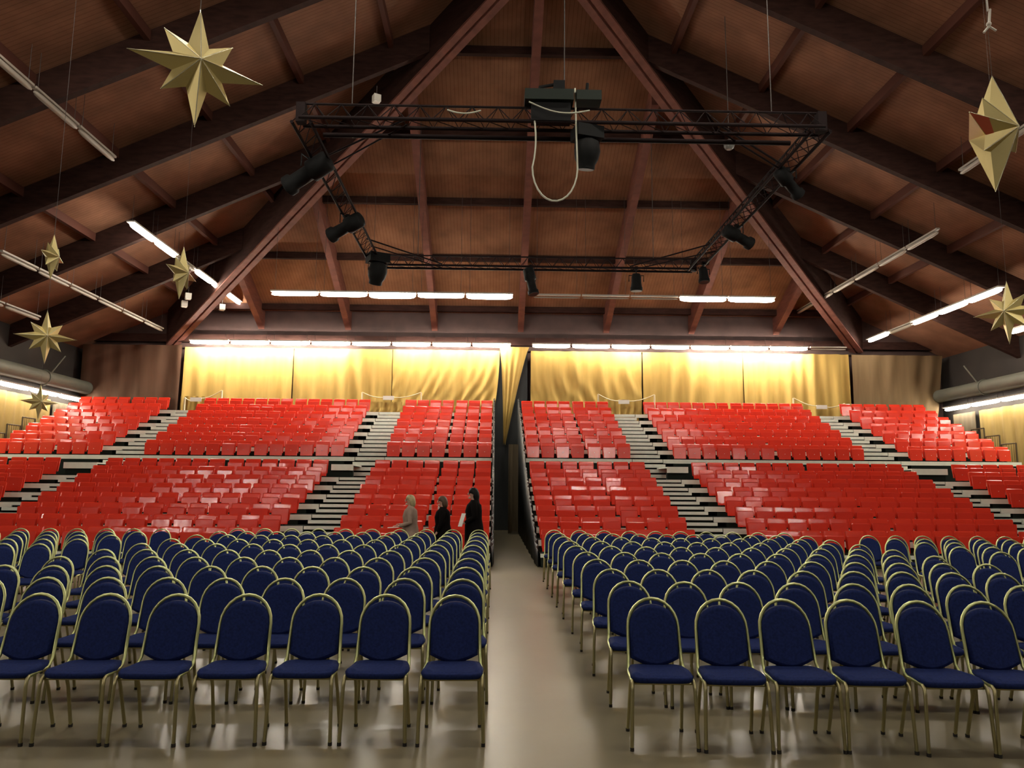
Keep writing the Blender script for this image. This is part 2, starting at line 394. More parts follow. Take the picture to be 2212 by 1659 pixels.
# ------------------------------------------------------------------ telescopic stands
def rowY(r): return 17.2 + .8 * r if r < 8 else 25.2 + .8 * (r - 8)
def rowF(r): return (.81 + .243 * r if r < 8 else 3.20 + .325 * (r - 8)) - .52
BLK = [('far left', -16.4, -12.75), ('wide left', -11.45, -4.87), ('left centre', -3.56, -.07), ('right centre', 1.03, 4.52), ('wide right', 5.87, 12.35), ('far right', 13.78, 17.5)]
for bi, (bn, xa, xb) in enumerate(BLK):
    for tier, rows in (('lower', range(0, 8)), ('upper', range(8, 15))):
        if bi == 0: xa_ = xa
        e = empty('seating_stand', ((xa + xb) / 2, rowY(rows[0]) - .3, 0), 0, 'stepped dark stand with pale deck edges under the %s red seats, %s tier' % (bn, tier), 'seating stand', 'stands of the %s tier' % tier)
        ox, oy = (xa + xb) / 2, rowY(rows[0]) - .3
        ex0, ex1 = xa, xb
        if bn in ('far left', 'wide left'): ex1 = xb + .32
        if bn in ('wide right', 'far right'): ex0 = xa - .32
        b = MB(); ed = MB()
        for r in rows:
            y, f = rowY(r), rowF(r)
            ye = rowY(r) + .52 if r not in (7, 14) else rowY(r) + (1.55 if r == 7 else .75)
            b.box(xa - ox + .01, xb - ox - .01, y - .27 - oy, ye + .02 - oy, (0 if r < 8 else 2.0) + .002 * r, f - .015)
        b.obj('frame', M['under'], e)
        for r in rows:
            y, f = rowY(r), rowF(r)
            d = .13 if r else .08
            MB().box(ex0 - ox, ex1 - ox, y - .29 - oy, y - .25 - oy, f - d, f).box(ex0 - ox, ex1 - ox, y - .25 - oy, y + .5 - oy, f - .015, f + .002, 1).obj('deck', [M['deck_edge'], M['under']], e)
# aisle stairs (x0, x1): plates between the deck ends
STR = [('far left', -12.43, -11.47), ('left centre', -4.53, -3.58), ('right centre', 4.54, 5.53), ('far right', 12.37, 13.44)]
for sn, xa, xb in STR:
    e = empty('aisle_stairs', ((xa + xb) / 2, 16.5, 0), 0, 'pale grey open stairs climbing the %s aisle between red seats' % sn, 'stairs', 'aisle stairs')
    ox, oy = (xa + xb) / 2, 16.5
    b = MB()
    rows = list(range(15)); H = []
    for r in rows:
        y, f = rowY(r), rowF(r)
        pf = rowF(r - 1) if r else 0
        rise = f - pf
        n = 2 if r != 8 else 4
        for k in range(n):
            yy = y - .28 - (n - 1 - k) * .40
            H.append((yy, f - (n - 1 - k) * rise / n, rise / n))
    for i, (yy, z, rs) in enumerate(H):
        ynext = H[i + 1][0] if i + 1 < len(H) else 31.0
        b.box(xa - ox + .005, xb - ox - .005, yy + .05 - oy, ynext + .06 - oy, .0 + .001 * i, z - rs * .9)
    b.obj('frame', M['under'], e)
    for yy, z, rs in H:
        st = MB().box(xa - ox, xb - ox, yy - oy, yy + .03 - oy, z - rs * .64, z).box(xa - ox, xb - ox, yy + .03 - oy, yy + .40 - oy, z - .02, z - .003, 1)  # treads coloured dark to draw the shaded gap between plates
        st.obj('step', [M['deck_edge'], M['under']], e)
    mk = MB()
    for i, (yy, z, rs) in enumerate(H):
        mk.box(-.02, .045, yy - .008 - oy, yy - oy, z - rs * .35, z - rs * .15)
    mk.obj('marker_strip', M['marker'], e)
# wide landing boxes at the crossover between the tiers
for sn, xa, xb in (('far left', -12.72, -11.75), ('left centre', -4.85, -4.2), ('right centre', 5.2, 5.84), ('far right', 12.65, 13.75)):
    e = empty('landing', ((xa + xb) / 2, 23.6, 0), 0, 'pale landing panel over a dark opening at the crossover of the %s aisle' % sn, 'landing', 'crossover landings')
    ox = (xa + xb) / 2; w2 = (xb - xa) / 2
    MB().box(-w2, w2, -.75, -.71, 2.20, 2.38).box(-w2, w2, -.71, .7, 2.34, 2.38).obj('deck', M['deck_edge'], e)
    MB().box(-w2 + .02, w2 - .02, -.66, -.5, 1.98, 2.19).obj('frame', M['under'], e)  # dark box stands in for the shaded opening below the panel

# red tip-up seats
def shell(w0, w1, h, th, r, bow=.02):
    """front view outline: bottom width w0, top width w1, rounded upper corners; returns rings front/back"""
    pts = [(-w0 / 2, 0), (w0 / 2, 0)]
    for i in range(4):
        a = math.pi / 2 * i / 3; pts.append((w1 / 2 - r + r * math.cos(a), h - r + r * math.sin(a)))
    for i in range(4):
        a = math.pi / 2 + math.pi / 2 * i / 3; pts.append((-w1 / 2 + r + r * math.cos(a), h - r + r * math.sin(a)))
    return pts
def seat_parts():
    p = shell(.415, .448, .41, .03, .03)
    back = MB(); lean = .16
    rings = []
    for dy, k in ((0, .97), (.012, 1.0), (.030, .97)):
        rings.append([(x * k, dy + z * lean - .0 + .022 * (abs(x) / .2) ** 2 * -1, .115 + z * k) for x, z in p])
    back.loft(rings, smooth=False)
    p2 = shell(.395, .428, .385, .03, .022)
    pan = MB(); rings = []
    for dy, k in ((0, .95), (.012, 1.0), (.040, .97)):
        rings.append([(x * k, -.125 + dy + z * .10, .035 + z * k) for x, z in p2])
    pan.loft(rings, smooth=False)
    br = MB().box(-.10, -.07, -.03, .07, 0.0, .14).box(.07, .10, -.03, .07, 0.0, .14).box(-.14, .14, -.03, .0, .12, .16)
    dot = MB().ball((0, -.128, .21), .010, 6)
    return back, pan, br, dot
bk, pn, brk, dt = seat_parts()
MEB = bk.mesh('backrest', [M['red']]); MEP = pn.mesh('seat_pan', [M['redd']]); MEK = brk.mesh('bracket', [M['under']]); MED = dt.mesh('number_stud', [M['marker']])
SEATS = [('far left', -16.25, 7), ('wide left', -11.4, 13), ('left centre', -3.53, 7), ('right centre', 1.06, 7), ('wide right', 5.92, 13), ('far right', 13.83, 7)]
RWN = ['front', 'second', 'third', 'fourth', 'fifth', 'sixth', 'seventh', 'eighth']
ind = []; rest = []
for r in range(15):
    for bn, xa, n in SEATS:
        xw = {'far left': -12.78, 'wide left': -4.92, 'left centre': -.1, 'right centre': 4.5, 'wide right': 12.3, 'far right': 17.25}[bn]
        pitch = (xw - xa) / n
        for i in range(n):
            gap = .03 if i >= n / 2 else -.03
            x = xa + pitch * (i + .5) + gap; y = rowY(r)
            vis = -.69 < x / y < .725
            (ind if (vis and len(ind) < 300 and r < 8) else (rest if vis or r >= 8 else [])).append((x, y, rowF(r), bn, r, i))
for x, y, f, bn, r, i in ind:
    e = empty('stadium_seat', (x, y - .06, f), rnd(.01), 'red plastic tip-up seat, %s from the left, %s row up, %s block' % (ORD[i], RWN[r], bn), 'stadium seat', 'red seats of the %s block' % bn)
    for nm, me in (('backrest', MEB), ('seat_pan', MEP), ('bracket', MEK), ('number_stud', MED)):
        o = bpy.data.objects.new(nm, me); COL.objects.link(o); o.parent = pp_ if nm == 'number_stud' else e
        if nm == 'seat_pan': pp_ = o
        if nm == 'backrest': bb_ = o
    pp_.rotation_euler = (rnd(.05), 0, rnd(.04)); bb_.rotation_euler = (rnd(.02), 0, rnd(.03))
allb = MB()
for x, y, f, bn, r, i in rest:
    a, c = rnd(.05), rnd(.05)
    for src, mi in ((bk, 0), (pn, 1), (brk, 2), (dt, 3)):
        k = a if mi in (1, 3) else c * .5
        allb.add([(vx * math.cos(k) - vy * math.sin(k) + x, vx * math.sin(k) + vy * math.cos(k) + y - .06, vz + f) for vx, vy, vz in src.v], src.f, mi)
tag(allb.obj('stadium_seats', [M['red'], M['redd'], M['under'], M['marker']]), 'rows of red plastic tip-up seats filling the upper tier of the stands', 'stadium seats', kind='stuff')

# dark cloth closing the flanks of the stands beside the central passage
def drape(name, x_of, y0, y1, ztop_of, zbot, m, label, cat, amp=.03, wl=.35, n=90, th=.015):
    b = MB(); F = []; B = []
    for i in range(n + 1):
        y = y0 + (y1 - y0) * i / n; d = amp * math.sin(2 * math.pi * (y - y0) / wl)
        F.append(((x_of + d, y, zbot), (x_of + d, y, ztop_of(y)))); B.append(((x_of + d + th, y, zbot), (x_of + d + th, y, ztop_of(y))))
    vs = [p for a, c in F for p in (a, c)] + [p for a, c in B for p in (a, c)]; k = 2 * (n + 1); fs = []
    for i in range(n):
        fs += [(2 * i, 2 * i + 1, 2 * i + 3, 2 * i + 2), (k + 2 * i + 2, k + 2 * i + 3, k + 2 * i + 1, k + 2 * i), (2 * i + 1, k + 2 * i + 1, k + 2 * i + 3, 2 * i + 3), (2 * i, 2 * i + 2, k + 2 * i + 2, k + 2 * i)]
    fs += [(0, k, k + 1, 1), (2 * n, 2 * n + 1, k + 2 * n + 1, k + 2 * n)]
    b.add(vs, fs, 0, True); return tag(b.obj(name, m), label, cat)
def flank(y):
    r = max(0, min(14, int((y - 16.9) / .8))) if y < 24 else max(8, min(14, 8 + int((y - 24.9) / .8)))
    t = (y - 16.9) / .8
    return max(.3, (.30 + .30 * (y - 16.9)) if y < 24 else 2.9 + .40 * (y - 24.8))
drape('side_drape', -.035, 16.95, 31.0, flank, .01, M['black_cloth'], 'black cloth hung along the left side of the central passage', 'drape')
drape('side_drape', .965, 16.95, 31.0, flank, .01, M['black_cloth'], 'black cloth hung along the right side of the central passage', 'drape')

tag(MB().box(-.3, 1.35, 31.35, 31.38, .02, 7.4).obj('passage_shade', M['black_cloth']), 'added black sheet standing in for shade at the far end of the central passage', 'drape')  # black sheet added so the passage end reads as deep shade
# ------------------------------------------------------------------ curtains
def curtain(xa, xb, y, z1, z0, m, label, folds, amp=.05, skew=0, n=None, gather=None, seed=1, group=None, mirror=1, name='curtain', bunch=0):
    rg = random.Random(seed); ph = [rg.uniform(0, 6.28) for _ in range(6)]; fr = [rg.uniform(.6, 1.5) for _ in range(6)]
    n = n or max(24, int(abs(xb - xa) * 22)); rows = 26; vs = []
    for side in (0, .02):
        for j in range(rows + 1):
            v = j / rows; z = z1 + (z0 - z1) * v
            for i in range(n + 1):
                u = i / n; x = xa + (xb - xa) * u
                if gather: x = gather(u, v, x)
                d = 0
                for q in range(4):
                    d += math.sin(2 * math.pi * folds * fr[q] * (u + skew * v * v * (q % 2 + .4)) + ph[q]) * amp * (.35 + .65 * v) / (1 + .5 * q)
                d += bunch * v ** 3 * math.sin(u * 40 + 9 * v) * .06
                zz = z - .05 * v * math.sin(2 * math.pi * u * folds * .35 + ph[4])
                vs.append((x, y + d + side, zz))
    k = (rows + 1) * (n + 1); fs = []
    for j in range(rows):
        for i in range(n):
            a = j * (n + 1) + i; fs.append((a, a + n + 1, a + n + 2, a + 1)); fs.append((k + a, k + a + 1, k + a + n + 2, k + a + n + 1))
    return tag(MB().add(vs, fs, 0, True).obj(name, m), label, 'curtain', group)
G = 'curtains on the end wall'
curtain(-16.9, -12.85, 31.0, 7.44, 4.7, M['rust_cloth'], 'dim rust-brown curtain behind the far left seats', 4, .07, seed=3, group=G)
curtain(-12.72, -8.3, 31.0, 7.36, 4.6, M['gold_cloth'], 'gold curtain at the left end of the lit curtain row', 5, .065, seed=5, group=G)
curtain(-8.28, -4.25, 31.0, 7.36, 4.65, M['gold_cloth'], 'gold curtain behind the right half of the wide left block', 4.4, .06, seed=8, group=G, gather=lambda u, v, x: x + .10 * math.sin(math.pi * u) * v)
curtain(-4.22, .18, 31.0, 7.36, 4.6, M['gold_cloth'], 'gold curtain with slanting creases behind the left centre block', 9, .055, skew=.22, seed=11, group=G, gather=lambda u, v, x: x - .25 * v * v * u)
curtain(.15, 1.38, 30.9, 7.50, 3.5, M['gold_cloth'], 'gold curtain twisted to a point in the central passage', 3.2, .05, seed=14, gather=lambda u, v, x: .62 + (x - .62 - .10) * (1 - .93 * v ** .75) - .22 * v + .12 * (1 - v))
curtain(1.47, 6.07, 31.0, 7.36, 4.5, M['gold_cloth'], 'gold curtain with diagonal folds behind the right centre block', 7, .065, skew=-.28, seed=17, group=G, gather=lambda u, v, x: x - .0 * v)
curtain(6.13, 10.3, 31.0, 7.36, 4.7, M['gold_cloth'], 'gold curtain behind the left half of the wide right block', 4.2, .065, skew=.05, seed=21, group=G)
curtain(10.32, 14.78, 31.0, 7.36, 4.5, M['gold_cloth'], 'gold curtain behind the far right aisle stairs', 7, .075, seed=24, group=G)
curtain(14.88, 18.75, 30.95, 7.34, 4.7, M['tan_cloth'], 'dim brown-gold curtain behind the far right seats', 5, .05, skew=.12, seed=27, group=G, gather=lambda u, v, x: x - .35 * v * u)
curtain(-5.2, -3.75, 30.72, 5.15, 4.64, M['gold_cloth'], 'crumpled gold curtain hem heaped at the top of the left stairs', 5, .05, seed=31, bunch=1)
curtain(4.45, 6.0, 30.75, 5.35, 4.62, M['gold_cloth'], 'gold curtain hem lying at the top of the right stairs', 4, .04, seed=33, bunch=.6)
curtain(-12.65, -11.7, 30.7, 5.3, 4.62, M['gold_cloth'], 'loose gold curtain hem at the top of the far left stairs', 3, .04, seed=34, bunch=.6)
curtain(.55, .93, 29.5, 3.4, .02, M['brown_cloth'], 'brown drape at the dark end of the central passage', 2, .03, seed=35)
# side wall curtains
def side_curtain(x, y0, y1, z1, z0, m, label, folds, amp, seed):
    o = curtain(y0, y1, 0, z1, z0, m, label, folds, amp, seed=seed, group='curtains on the side walls')
    for v in o.data.vertices: v.co = (x + v.co.y, v.co.x, v.co.z)
    return o
side_curtain(X0 - SW + .14, 18, 29.3, 4.95, .02, M['olive_cloth'], 'olive-gold curtain along the left side wall under the strip light', 18, .075, 41)
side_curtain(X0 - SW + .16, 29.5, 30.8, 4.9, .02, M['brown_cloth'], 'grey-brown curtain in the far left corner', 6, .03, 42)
side_curtain(X0 + SW - .16, 18, 29.2, 4.85, .02, M['olive_cloth'], 'olive-gold curtain along the right side wall under the strip light', 18, .075, 43)
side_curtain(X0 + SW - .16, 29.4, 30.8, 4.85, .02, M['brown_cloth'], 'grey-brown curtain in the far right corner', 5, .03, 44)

# rope barriers at the stair heads
def barrier(pts, sign, label):
    e = empty('rope_barrier', (pts[0][0], 30.35, 4.7), 0, label, 'rope barrier', 'rope barriers at the stair heads')
    ox = pts[0][0]
    for x, zz in pts:
        MB().tube([(x - ox, 0, -.02), (x - ox, 0, zz - 4.7)], .035, 6).obj('post', M['white_rope'], e)
    for i in range(2):
        x, zz = pts[i]; sx, sz = sign
        MB().tube([(x - ox + (sx - x) * t, -.02, zz - 4.7 + (sz + .06 - zz) * t - .10 * math.sin(math.pi * t)) for t in [k / 6 for k in range(7)]], .018, 5).obj('rope', M['white_rope'], e)
    MB().box(sign[0] - ox - .22, sign[0] - ox + .22, -.05, -.03, sign[1] - 4.76, sign[1] - 4.6).obj('sign', M['paper'], e)
    return e
barrier([(-10.9, 5.5), (-12.35, 5.2)], (-11.9, 5.1), 'rope barrier with pale sign at the top of the far left stairs')
barrier([(-5.32, 5.48), (-2.96, 5.50)], (-4.26, 5.24), 'rope barrier with pale sign above the left centre stairs')
barrier([(4.17, 5.50), (6.45, 5.50)], (5.2, 5.17), 'rope barrier with pale sign above the right centre stairs')
barrier([(12.12, 5.42), (14.2, 5.22)], (13.25, 5.04), 'rope barrier with pale sign at the top of the far right stairs')

# guard rails at the outer ends of the upper tier
def guard(x, y0, y1, z0, z1, label):
    e = empty('guard_rail', (x, y0, z0), 0, label, 'guard rail', 'guard rails beside the outer seats')
    L = y1 - y0; H = z1 - z0
    MB().tube([(0, 0, H), (0, L, H)], .022, 6).obj('top_rail', M['dark_rail'], e)
    for t in (0, L): MB().tube([(0, t, 0), (0, t, H)], .028, 6).obj('post', M['dark_rail'], e)
    b = MB()
    for k in range(1, 6): b.tube([(0, L * k / 6, 0), (0, L * k / 6, H)], .007, 5)
    b.obj('bars', M['dark_rail'], e)
for i, (y, z) in enumerate(((26.6, 3.95), (25.8, 3.64), (25.0, 3.32))):
    zb = rowF(8 + max(0, int((y + .1 - 24.93) / .8)))
    guard(17.42, y, y + .72, zb, z, 'dark guard rail beside the far right seats, %s from the back' % ORD[i])
    guard(-16.34, y, y + .72, zb, z + .08, 'dark guard rail beside the far left seats, %s from the back' % ORD[i])

# ventilation ducts over the side walls
for s, sn in ((-1, 'left'), (1, 'right')):
    x = X0 + s * 17.55
    e = empty('ventilation_duct', (x, 0, 5.62), 0, 'grey ventilation duct high along the %s side wall' % sn, 'duct')
    MB().tube([(0, -6, 0), (0, 31.0, 0)], .27, 16).obj('pipe', M['duct'], e)
    for y in (20, 24, 28):
        b = MB().tube([(.285 * math.cos(a), y, .285 * math.sin(a)) for a in [2 * math.pi * k / 16 for k in range(16)]], .03, 5, closed=True)
        b.tube([(-s * .30, y, .2), (-s * .62, y + .2, .85)], .03, 5)
        b.obj('bracket', M['duct'], e)

# ------------------------------------------------------------------ lighting truss
ZT = 8.2; XL, XR, YN, YF = -3.53, 5.9, 12.95, 21.9
e = empty('lighting_truss', (XL, YN, ZT), 0, 'dark rectangular lighting truss hung under the roof', 'lighting truss')
def truss_run(p, q, nm='truss_section'):
    p, q = Vector(p), Vector(q); t = (q - p).normalized(); sd = Vector((-t.y, t.x, 0)) * .17; up = Vector((0, 0, .34)); L = (q - p).length
    b = MB(); b.tube([p - sd, q - sd], .034, 6).tube([p + sd, q + sd], .034, 6).tube([p + up, q + up], .022, 6)
    n = int(L / .45)
    for i in range(n):
        a, c = p + t * L * i / n, p + t * L * (i + 1) / n; m_ = (a + c) / 2 + up
        for s in (-1, 1): b.tube([a + s * sd, m_], .009, 4, cap=False).tube([m_, c + s * sd], .009, 4, cap=False)
        b.tube([a - sd, c + sd], .009, 4, cap=False)
    return b.obj(nm, M['truss'], e)
o_ = Vector((XL, YN, ZT)); P = lambda x, y, z=ZT: Vector((x, y, z)) - o_
truss_run(P(XL, YN), P(XR, YN)); truss_run(P(XL, YF), P(XR, YF)); truss_run(P(XL, YN), P(XL, YF)); truss_run(P(XR, YN), P(XR, YF))
for x, y, dx, dy in ((XL, YF, 1.9, -1.9), (XR, YF, -1.9, -1.9), (XL, YN, 1.9, 1.9), (XR, YN, -1.9, 1.9)):
    MB().tube([P(x, y + dy, ZT + .2), P(x + dx, y, ZT + .1)], .022, 5).tube([P(x + .12, y + dy, ZT), P(x + dx, y, ZT - .02)], .018, 5).obj('corner_brace', M['truss'], e)
    MB().box(-.08, .08, -.08, .08, -.03, .34).obj('corner_block', M['truss'], e, P(x, y))
for x, y in ((XL + .9, YN), (XR - .9, YN), (XL + 1.2, YF), (XR - 1.2, YF)):
    MB().tube([P(x, y, ZT + .34), P(x, y, min(zside(x), zhip(y)) + .1 if y > 17 else zside(x) + .1)], .010, 4).obj('suspension_cable', M['dcable'], e)
# extra dark tube slung under the near side
MB().tube([P(XL + .3, YN + .45, ZT - .03), P(XR - .4, YN + .45, ZT - .03)], .045, 6).obj('lamp_bar', M['truss'], e)

h = empty('chain_hoist', (1.1, YN - .1, ZT + .36), 0, 'dark hoist and dimmer boxes on top of the near truss side', 'hoist')
MB().box(-.62, .25, -.2, .2, 0, .20).obj('dimmer_box', M['hoist'], h); MB().box(.30, .75, -.18, .18, .02, .20).obj('dimmer_box', M['hoist'], h)
MB().box(-.5, .2, -.12, .1, -.36, -.02).box(-.1, .1, -.1, .1, .2, .42).tube([(-.35, 0, .2), (-.35, 0, .33), (-.1, 0, .38)], .03, 5).tube([(.5, 0, .2), (.52, 0, .42)], .03, 5).obj('hoist_motor', M['black'], h)
MB().tube([(0.1, 0, .4), (.12, 0, 5.4)], .010, 5).obj('chain', M['dcable'], h)
cb = []
for i in range(29):
    t = i / 28
    if t < .25: cb.append((.62 + .06 * math.sin(t * 12), 0, 8.45 - (t / .25) * 1.12))
    elif t > .72: cb.append((1.42 - .04 * (t - .72) / .28, 0, 7.33 + ((t - .72) / .28) * 1.5))
    else:
        a = math.pi + math.pi * (t - .25) / .47; cb.append((1.02 + .40 * math.cos(a), 0, 7.33 + .62 * math.sin(a)))
tag(MB().tube([(x, YN - .19, z) for x, y, z in cb], .017, 6).obj('cable_loop', M['cable']), 'pale cable hanging in a loop below the near truss side', 'cable')
sw = [(-.9 + .06 * i, YN - .22, 8.36 - .06 * math.sin(math.pi * i / 10)) for i in range(11)]
tag(MB().tube(sw, .014, 5).obj('short_cable', M['cable']), 'short pale cable sagging along the near truss side left of the hoist', 'cable')
sw = [(.55 + .09 * i, YN - .30, 8.50 - .12 * math.sin(math.pi * i / 12) - .012 * i) for i in range(13)]
tag(MB().tube(sw, .014, 5).obj('short_cable', M['cable']), 'short pale cable draped over the dimmer boxes', 'cable')

def spot(loc, rx, rz, size, label, kind='par', drop=.22):
    """stage light: clamp, yoke, can and lens; aims along local -z tilted by rx then turned by rz"""
    e = empty('stage_light', loc, rz, label, 'stage light', 'stage lights on the truss'); s = size
    MB().box(-.04, .04, -.04, .04, -.02, .08).tube([(0, 0, .02), (0, 0, -drop + .16 * s)], .016, 6).obj('clamp', M['black'], e)
    MB().tube([(-.19 * s, 0, -drop), (-.19 * s, 0, -drop + .16 * s), (.19 * s, 0, -drop + .16 * s), (.19 * s, 0, -drop)], .014, 6).obj('yoke', M['black'], e)
    c, si = math.cos(rx), math.sin(rx)
    T = lambda x, y, z: (x, y * c - z * si, y * si + z * c - drop)
    b = MB()
    if kind == 'par':
        prof = [(.20, .05), (.20, .10), (.12, .125), (-.02, .13), (-.14, .145), (-.16, .16), (-.24, .16)]
    elif kind == 'profile':
        prof = [(.30, .08), (.28, .13), (.02, .14), (.0, .10), (-.26, .10), (-.28, .13), (-.36, .13)]
    else:
        prof = [(.18, .06), (.14, .15), (.0, .19), (-.12, .17), (-.2, .13), (-.26, .13)]
    rings = [[T(r * s * math.cos(2 * math.pi * k / 14), r * s * math.sin(2 * math.pi * k / 14), z * s) for k in range(14)] for z, r in prof]
    b.loft(rings).obj('lamp_body', M['black'], e)
    z, r = prof[-1]
    MB().loft([[T(r * .9 * s * math.cos(2 * math.pi * k / 14), r * .9 * s * math.sin(2 * math.pi * k / 14), z * s + d) for k in range(14)] for d in (.004, -.012)]).obj('lens', M['lens'], e)
    if kind == 'head':
        MB().box(-.2 * s, .2 * s, -.15 * s, .15 * s, -drop + .16 * s, -drop + .34 * s).obj('base', M['black'], e)
    return e
spot((-3.75, 14.6, ZT - .02), 1.15, 1.2, 1.6, 'large black stage light on the left truss side, nearest the camera', 'profile')
spot((-3.6, 17.7, ZT - .05), 1.25, 1.1, 1.45, 'black stage light halfway along the left truss side', 'profile')
spot((-3.35, 20.9, ZT - .02), .45, .5, 1.45, 'black moving-head light at the far left truss corner', 'head', .42)
spot((1.02, 21.75, ZT - .03), -.25, .9, 1.25, 'black stage light on the far truss side left of centre', 'profile', .38)
spot((4.15, 21.75, ZT - .03), .05, 0, 1.15, 'upright black stage light on the far truss side right of centre', 'par', .38)
spot((6.0, 21.2, ZT - .02), -.15, .2, 1.0, 'small black stage light at the far right truss corner', 'par', .30)
spot((5.95, 18.0, ZT - .05), -1.25, 1.95, 1.25, 'black stage light halfway along the right truss side', 'profile')
spot((5.95, 14.7, ZT - .02), -1.0, 2.1, 1.1, 'black stage light on the right truss side in front of the roof beam', 'profile')
spot((1.62, YN, ZT - .02), .25, .3, 1.25, 'large black moving-head light hanging under the centre of the near truss side', 'head', .44)

# small wall and beam fittings
def bx(loc, label, s=.12):
    e = empty('projector_box', loc, .5, label, 'small white lamp', 'small white boxes on the roof')
    MB().box(-s, s, -s, s, -s, s).obj('housing', M['white'], e); MB().box(-s * .8, s * .8, -s * .8, s * .8, -s - .02, -s).obj('lens_plate', M['paper'], e)
    MB().tube([(0, 0, s), (0, 0, s + .25)], .012, 5).obj('bracket', M['dcable'], e)
bx((-3.05, 18.0, 11.38), 'small white box on the left hip beam above the near truss corner', .09)
bx((-12.1, 29.1, 8.72), 'small white box at the foot of the left hip beam, lower left of three', .11)
bx((-11.85, 28.8, 8.95), 'small white box at the foot of the left hip beam, uppermost of three', .11)
bx((-10.9, 29.8, 8.77), 'small white box at the foot of the left hip beam, rightmost of three', .11)
g = empty('globe_lamp', (5.35, 16.5, 9.6), 0, 'dim unlit globe lamp in front of the right hip beam', 'lamp')
MB().ball((0, 0, 0), .13, 12).obj('globe', mat('smoked_globe', (.12, .12, .11), .3), g); MB().tube([(0, 0, .12), (0, 0, 3.2)], .01, 5).obj('flex', M['dcable'], g)
g = empty('ceiling_hook', (4.25, 6.0, 5.62), 0, 'white wire hook hanging at the top right corner', 'hook')
MB().tube([(0, 0, .22), (0, 0, 4.6)], .008, 5).obj('wire', M['white'], g)
MB().tube([(-.05, 0, .02), (0, 0, .08), (.02, 0, .24)], .011, 6).tube([(.0, 0, .08), (.06, 0, .04)], .009, 6).ball((0, 0, .10), .022, 8).obj('hook', M['white'], g)

# ------------------------------------------------------------------ gold stars
def star(loc, R, r2, yaw, tilt, roll, label, depth=.30, red=False, hang=2.0, inner=.40):
    e = empty('foil_star', loc, 0, label, 'star decoration', 'gold foil stars hung from the roof')
    b = MB(); n = 8; rim = []
    for i in range(16):
        a = math.pi / 2 + 2 * math.pi * i / 16
        rr = (R if i % 4 == 0 else r2) if i % 2 == 0 else R * inner
        rim.append((rr * math.cos(a), 0, rr * math.sin(a)))
    mt = Matrix.Rotation(yaw, 3, 'Z') @ Matrix.Rotation(tilt, 3, 'X') @ Matrix.Rotation(roll, 3, 'Y')
    V = [mt @ Vector(p) for p in rim]; f = mt @ Vector((0, -depth * R, 0)); bk_ = mt @ Vector((0, depth * R, 0))
    vs = V + [f, bk_]; fs = []; ms = []
    for i in range(16):
        j = (i + 1) % 16
        b.add([V[i], V[j], f], [(0, 1, 2)], 0); b.add([V[j], V[i], bk_], [(0, 1, 2)], 0)
    sb = b.obj('star_body', M['foil'], e)
    if red:
        n_ = (V[4] - f).cross(V[5] - f).normalized() * .004
        n_ = n_ if n_.y < 0 else -n_
        q = [V[4] * .99 + f * .01, V[5] * .98 + f * .02, V[5] * .75 + f * .25, V[4] * .62 + f * .38]
        MB().add([p + n_ for p in q] + [p - n_ for p in q], [(0, 1, 2, 3), (7, 6, 5, 4), (0, 4, 5, 1), (1, 5, 6, 2), (2, 6, 7, 3), (3, 7, 4, 0)]).obj('red_patch', M['red_patch'], e)
    rb = MB()
    for i in range(0, 16, 2):
        rb.tube([f * .98, f * .5 + V[i] * .5, V[i]], .004 * R / .5, 4)
    rb.obj('ridge', M['foil_edge'], e)
    top = max(V, key=lambda p: p.z); hang = zside(loc[0] + top.x, .80) - loc[2] - top.z + .02
    MB().tube([top, (top.x, top.y, top.z + hang)], .002, 4).obj('string', M['dcable'], e)
    return e
star((-2.518, 6.0, 5.174), .533, .384, .537, -.028, -.008, 'large eight-pointed gold star at the upper left', hang=4.5)
star((4.212, 6.0, 4.718), .52, .328, .66, .033, .032, 'large gold star seen edge-on at the right edge of the picture', red=True, hang=4.5, depth=.37)
star((-6.55, 11.0, 5.04), .34, .24, 1.66, 0, 0, 'small gold star seen edge-on at far left, above the unlit strip light', hang=2.2)
star((-4.86, 11.5, 4.96), .42, .28, 1.42, 0, .05, 'gold star hanging in front of the lit strip light on the left', hang=2.2)
star((-8.02, 13.5, 4.317), .492, .352, .692, -.061, -.015, 'gold star above the left side wall duct', hang=2.2)
star((8.762, 12.5, 4.747), .552, .400, -.974, -.009, .023, 'gold star beside the lit strip light at the right edge', hang=2.2)
star((-12.49, 21.0, 3.96), .50, .34, .95, .0, .0, 'faint gold star in front of the left side wall curtain', hang=3.2)

# ------------------------------------------------------------------ people
def skin_obj(name, chains, m, parent, lv=2):
    """chains: list of [(x,y,z,r), ...]; chain points that coincide are welded; grown by a Skin modifier"""
    vs = []; rs = []; es = []; idx = {}
    for ch in chains:
        pr = None
        for x, y, z, r in ch:
            key = (round(x, 4), round(y, 4), round(z, 4))
            if key not in idx: idx[key] = len(vs); vs.append((x, y, z)); rs.append(r)
            i = idx[key]
            if pr is not None and pr != i: es.append((pr, i))
            pr = i
    me = bpy.data.meshes.new(name); me.from_pydata(vs, es, []); me.materials.append(m)
    o = bpy.data.objects.new(name, me); COL.objects.link(o)
    if parent: o.parent = parent
    sk = o.modifiers.new('skin', 'SKIN')
    if not me.skin_vertices: me.attributes  # the modifier adds the layer
    bpy.context.view_layer.objects.active = o
    if not me.skin_vertices: bpy.ops.mesh.customdata_skin_add()
    for i, r in enumerate(rs):
        a = r if isinstance(r, tuple) else (r, r); me.skin_vertices[0].data[i].radius = a
    me.skin_vertices[0].data[0].use_root = True
    sk.use_smooth_shade = True
    ss = o.modifiers.new('sub', 'SUBSURF'); ss.levels = lv; ss.render_levels = lv
    return o
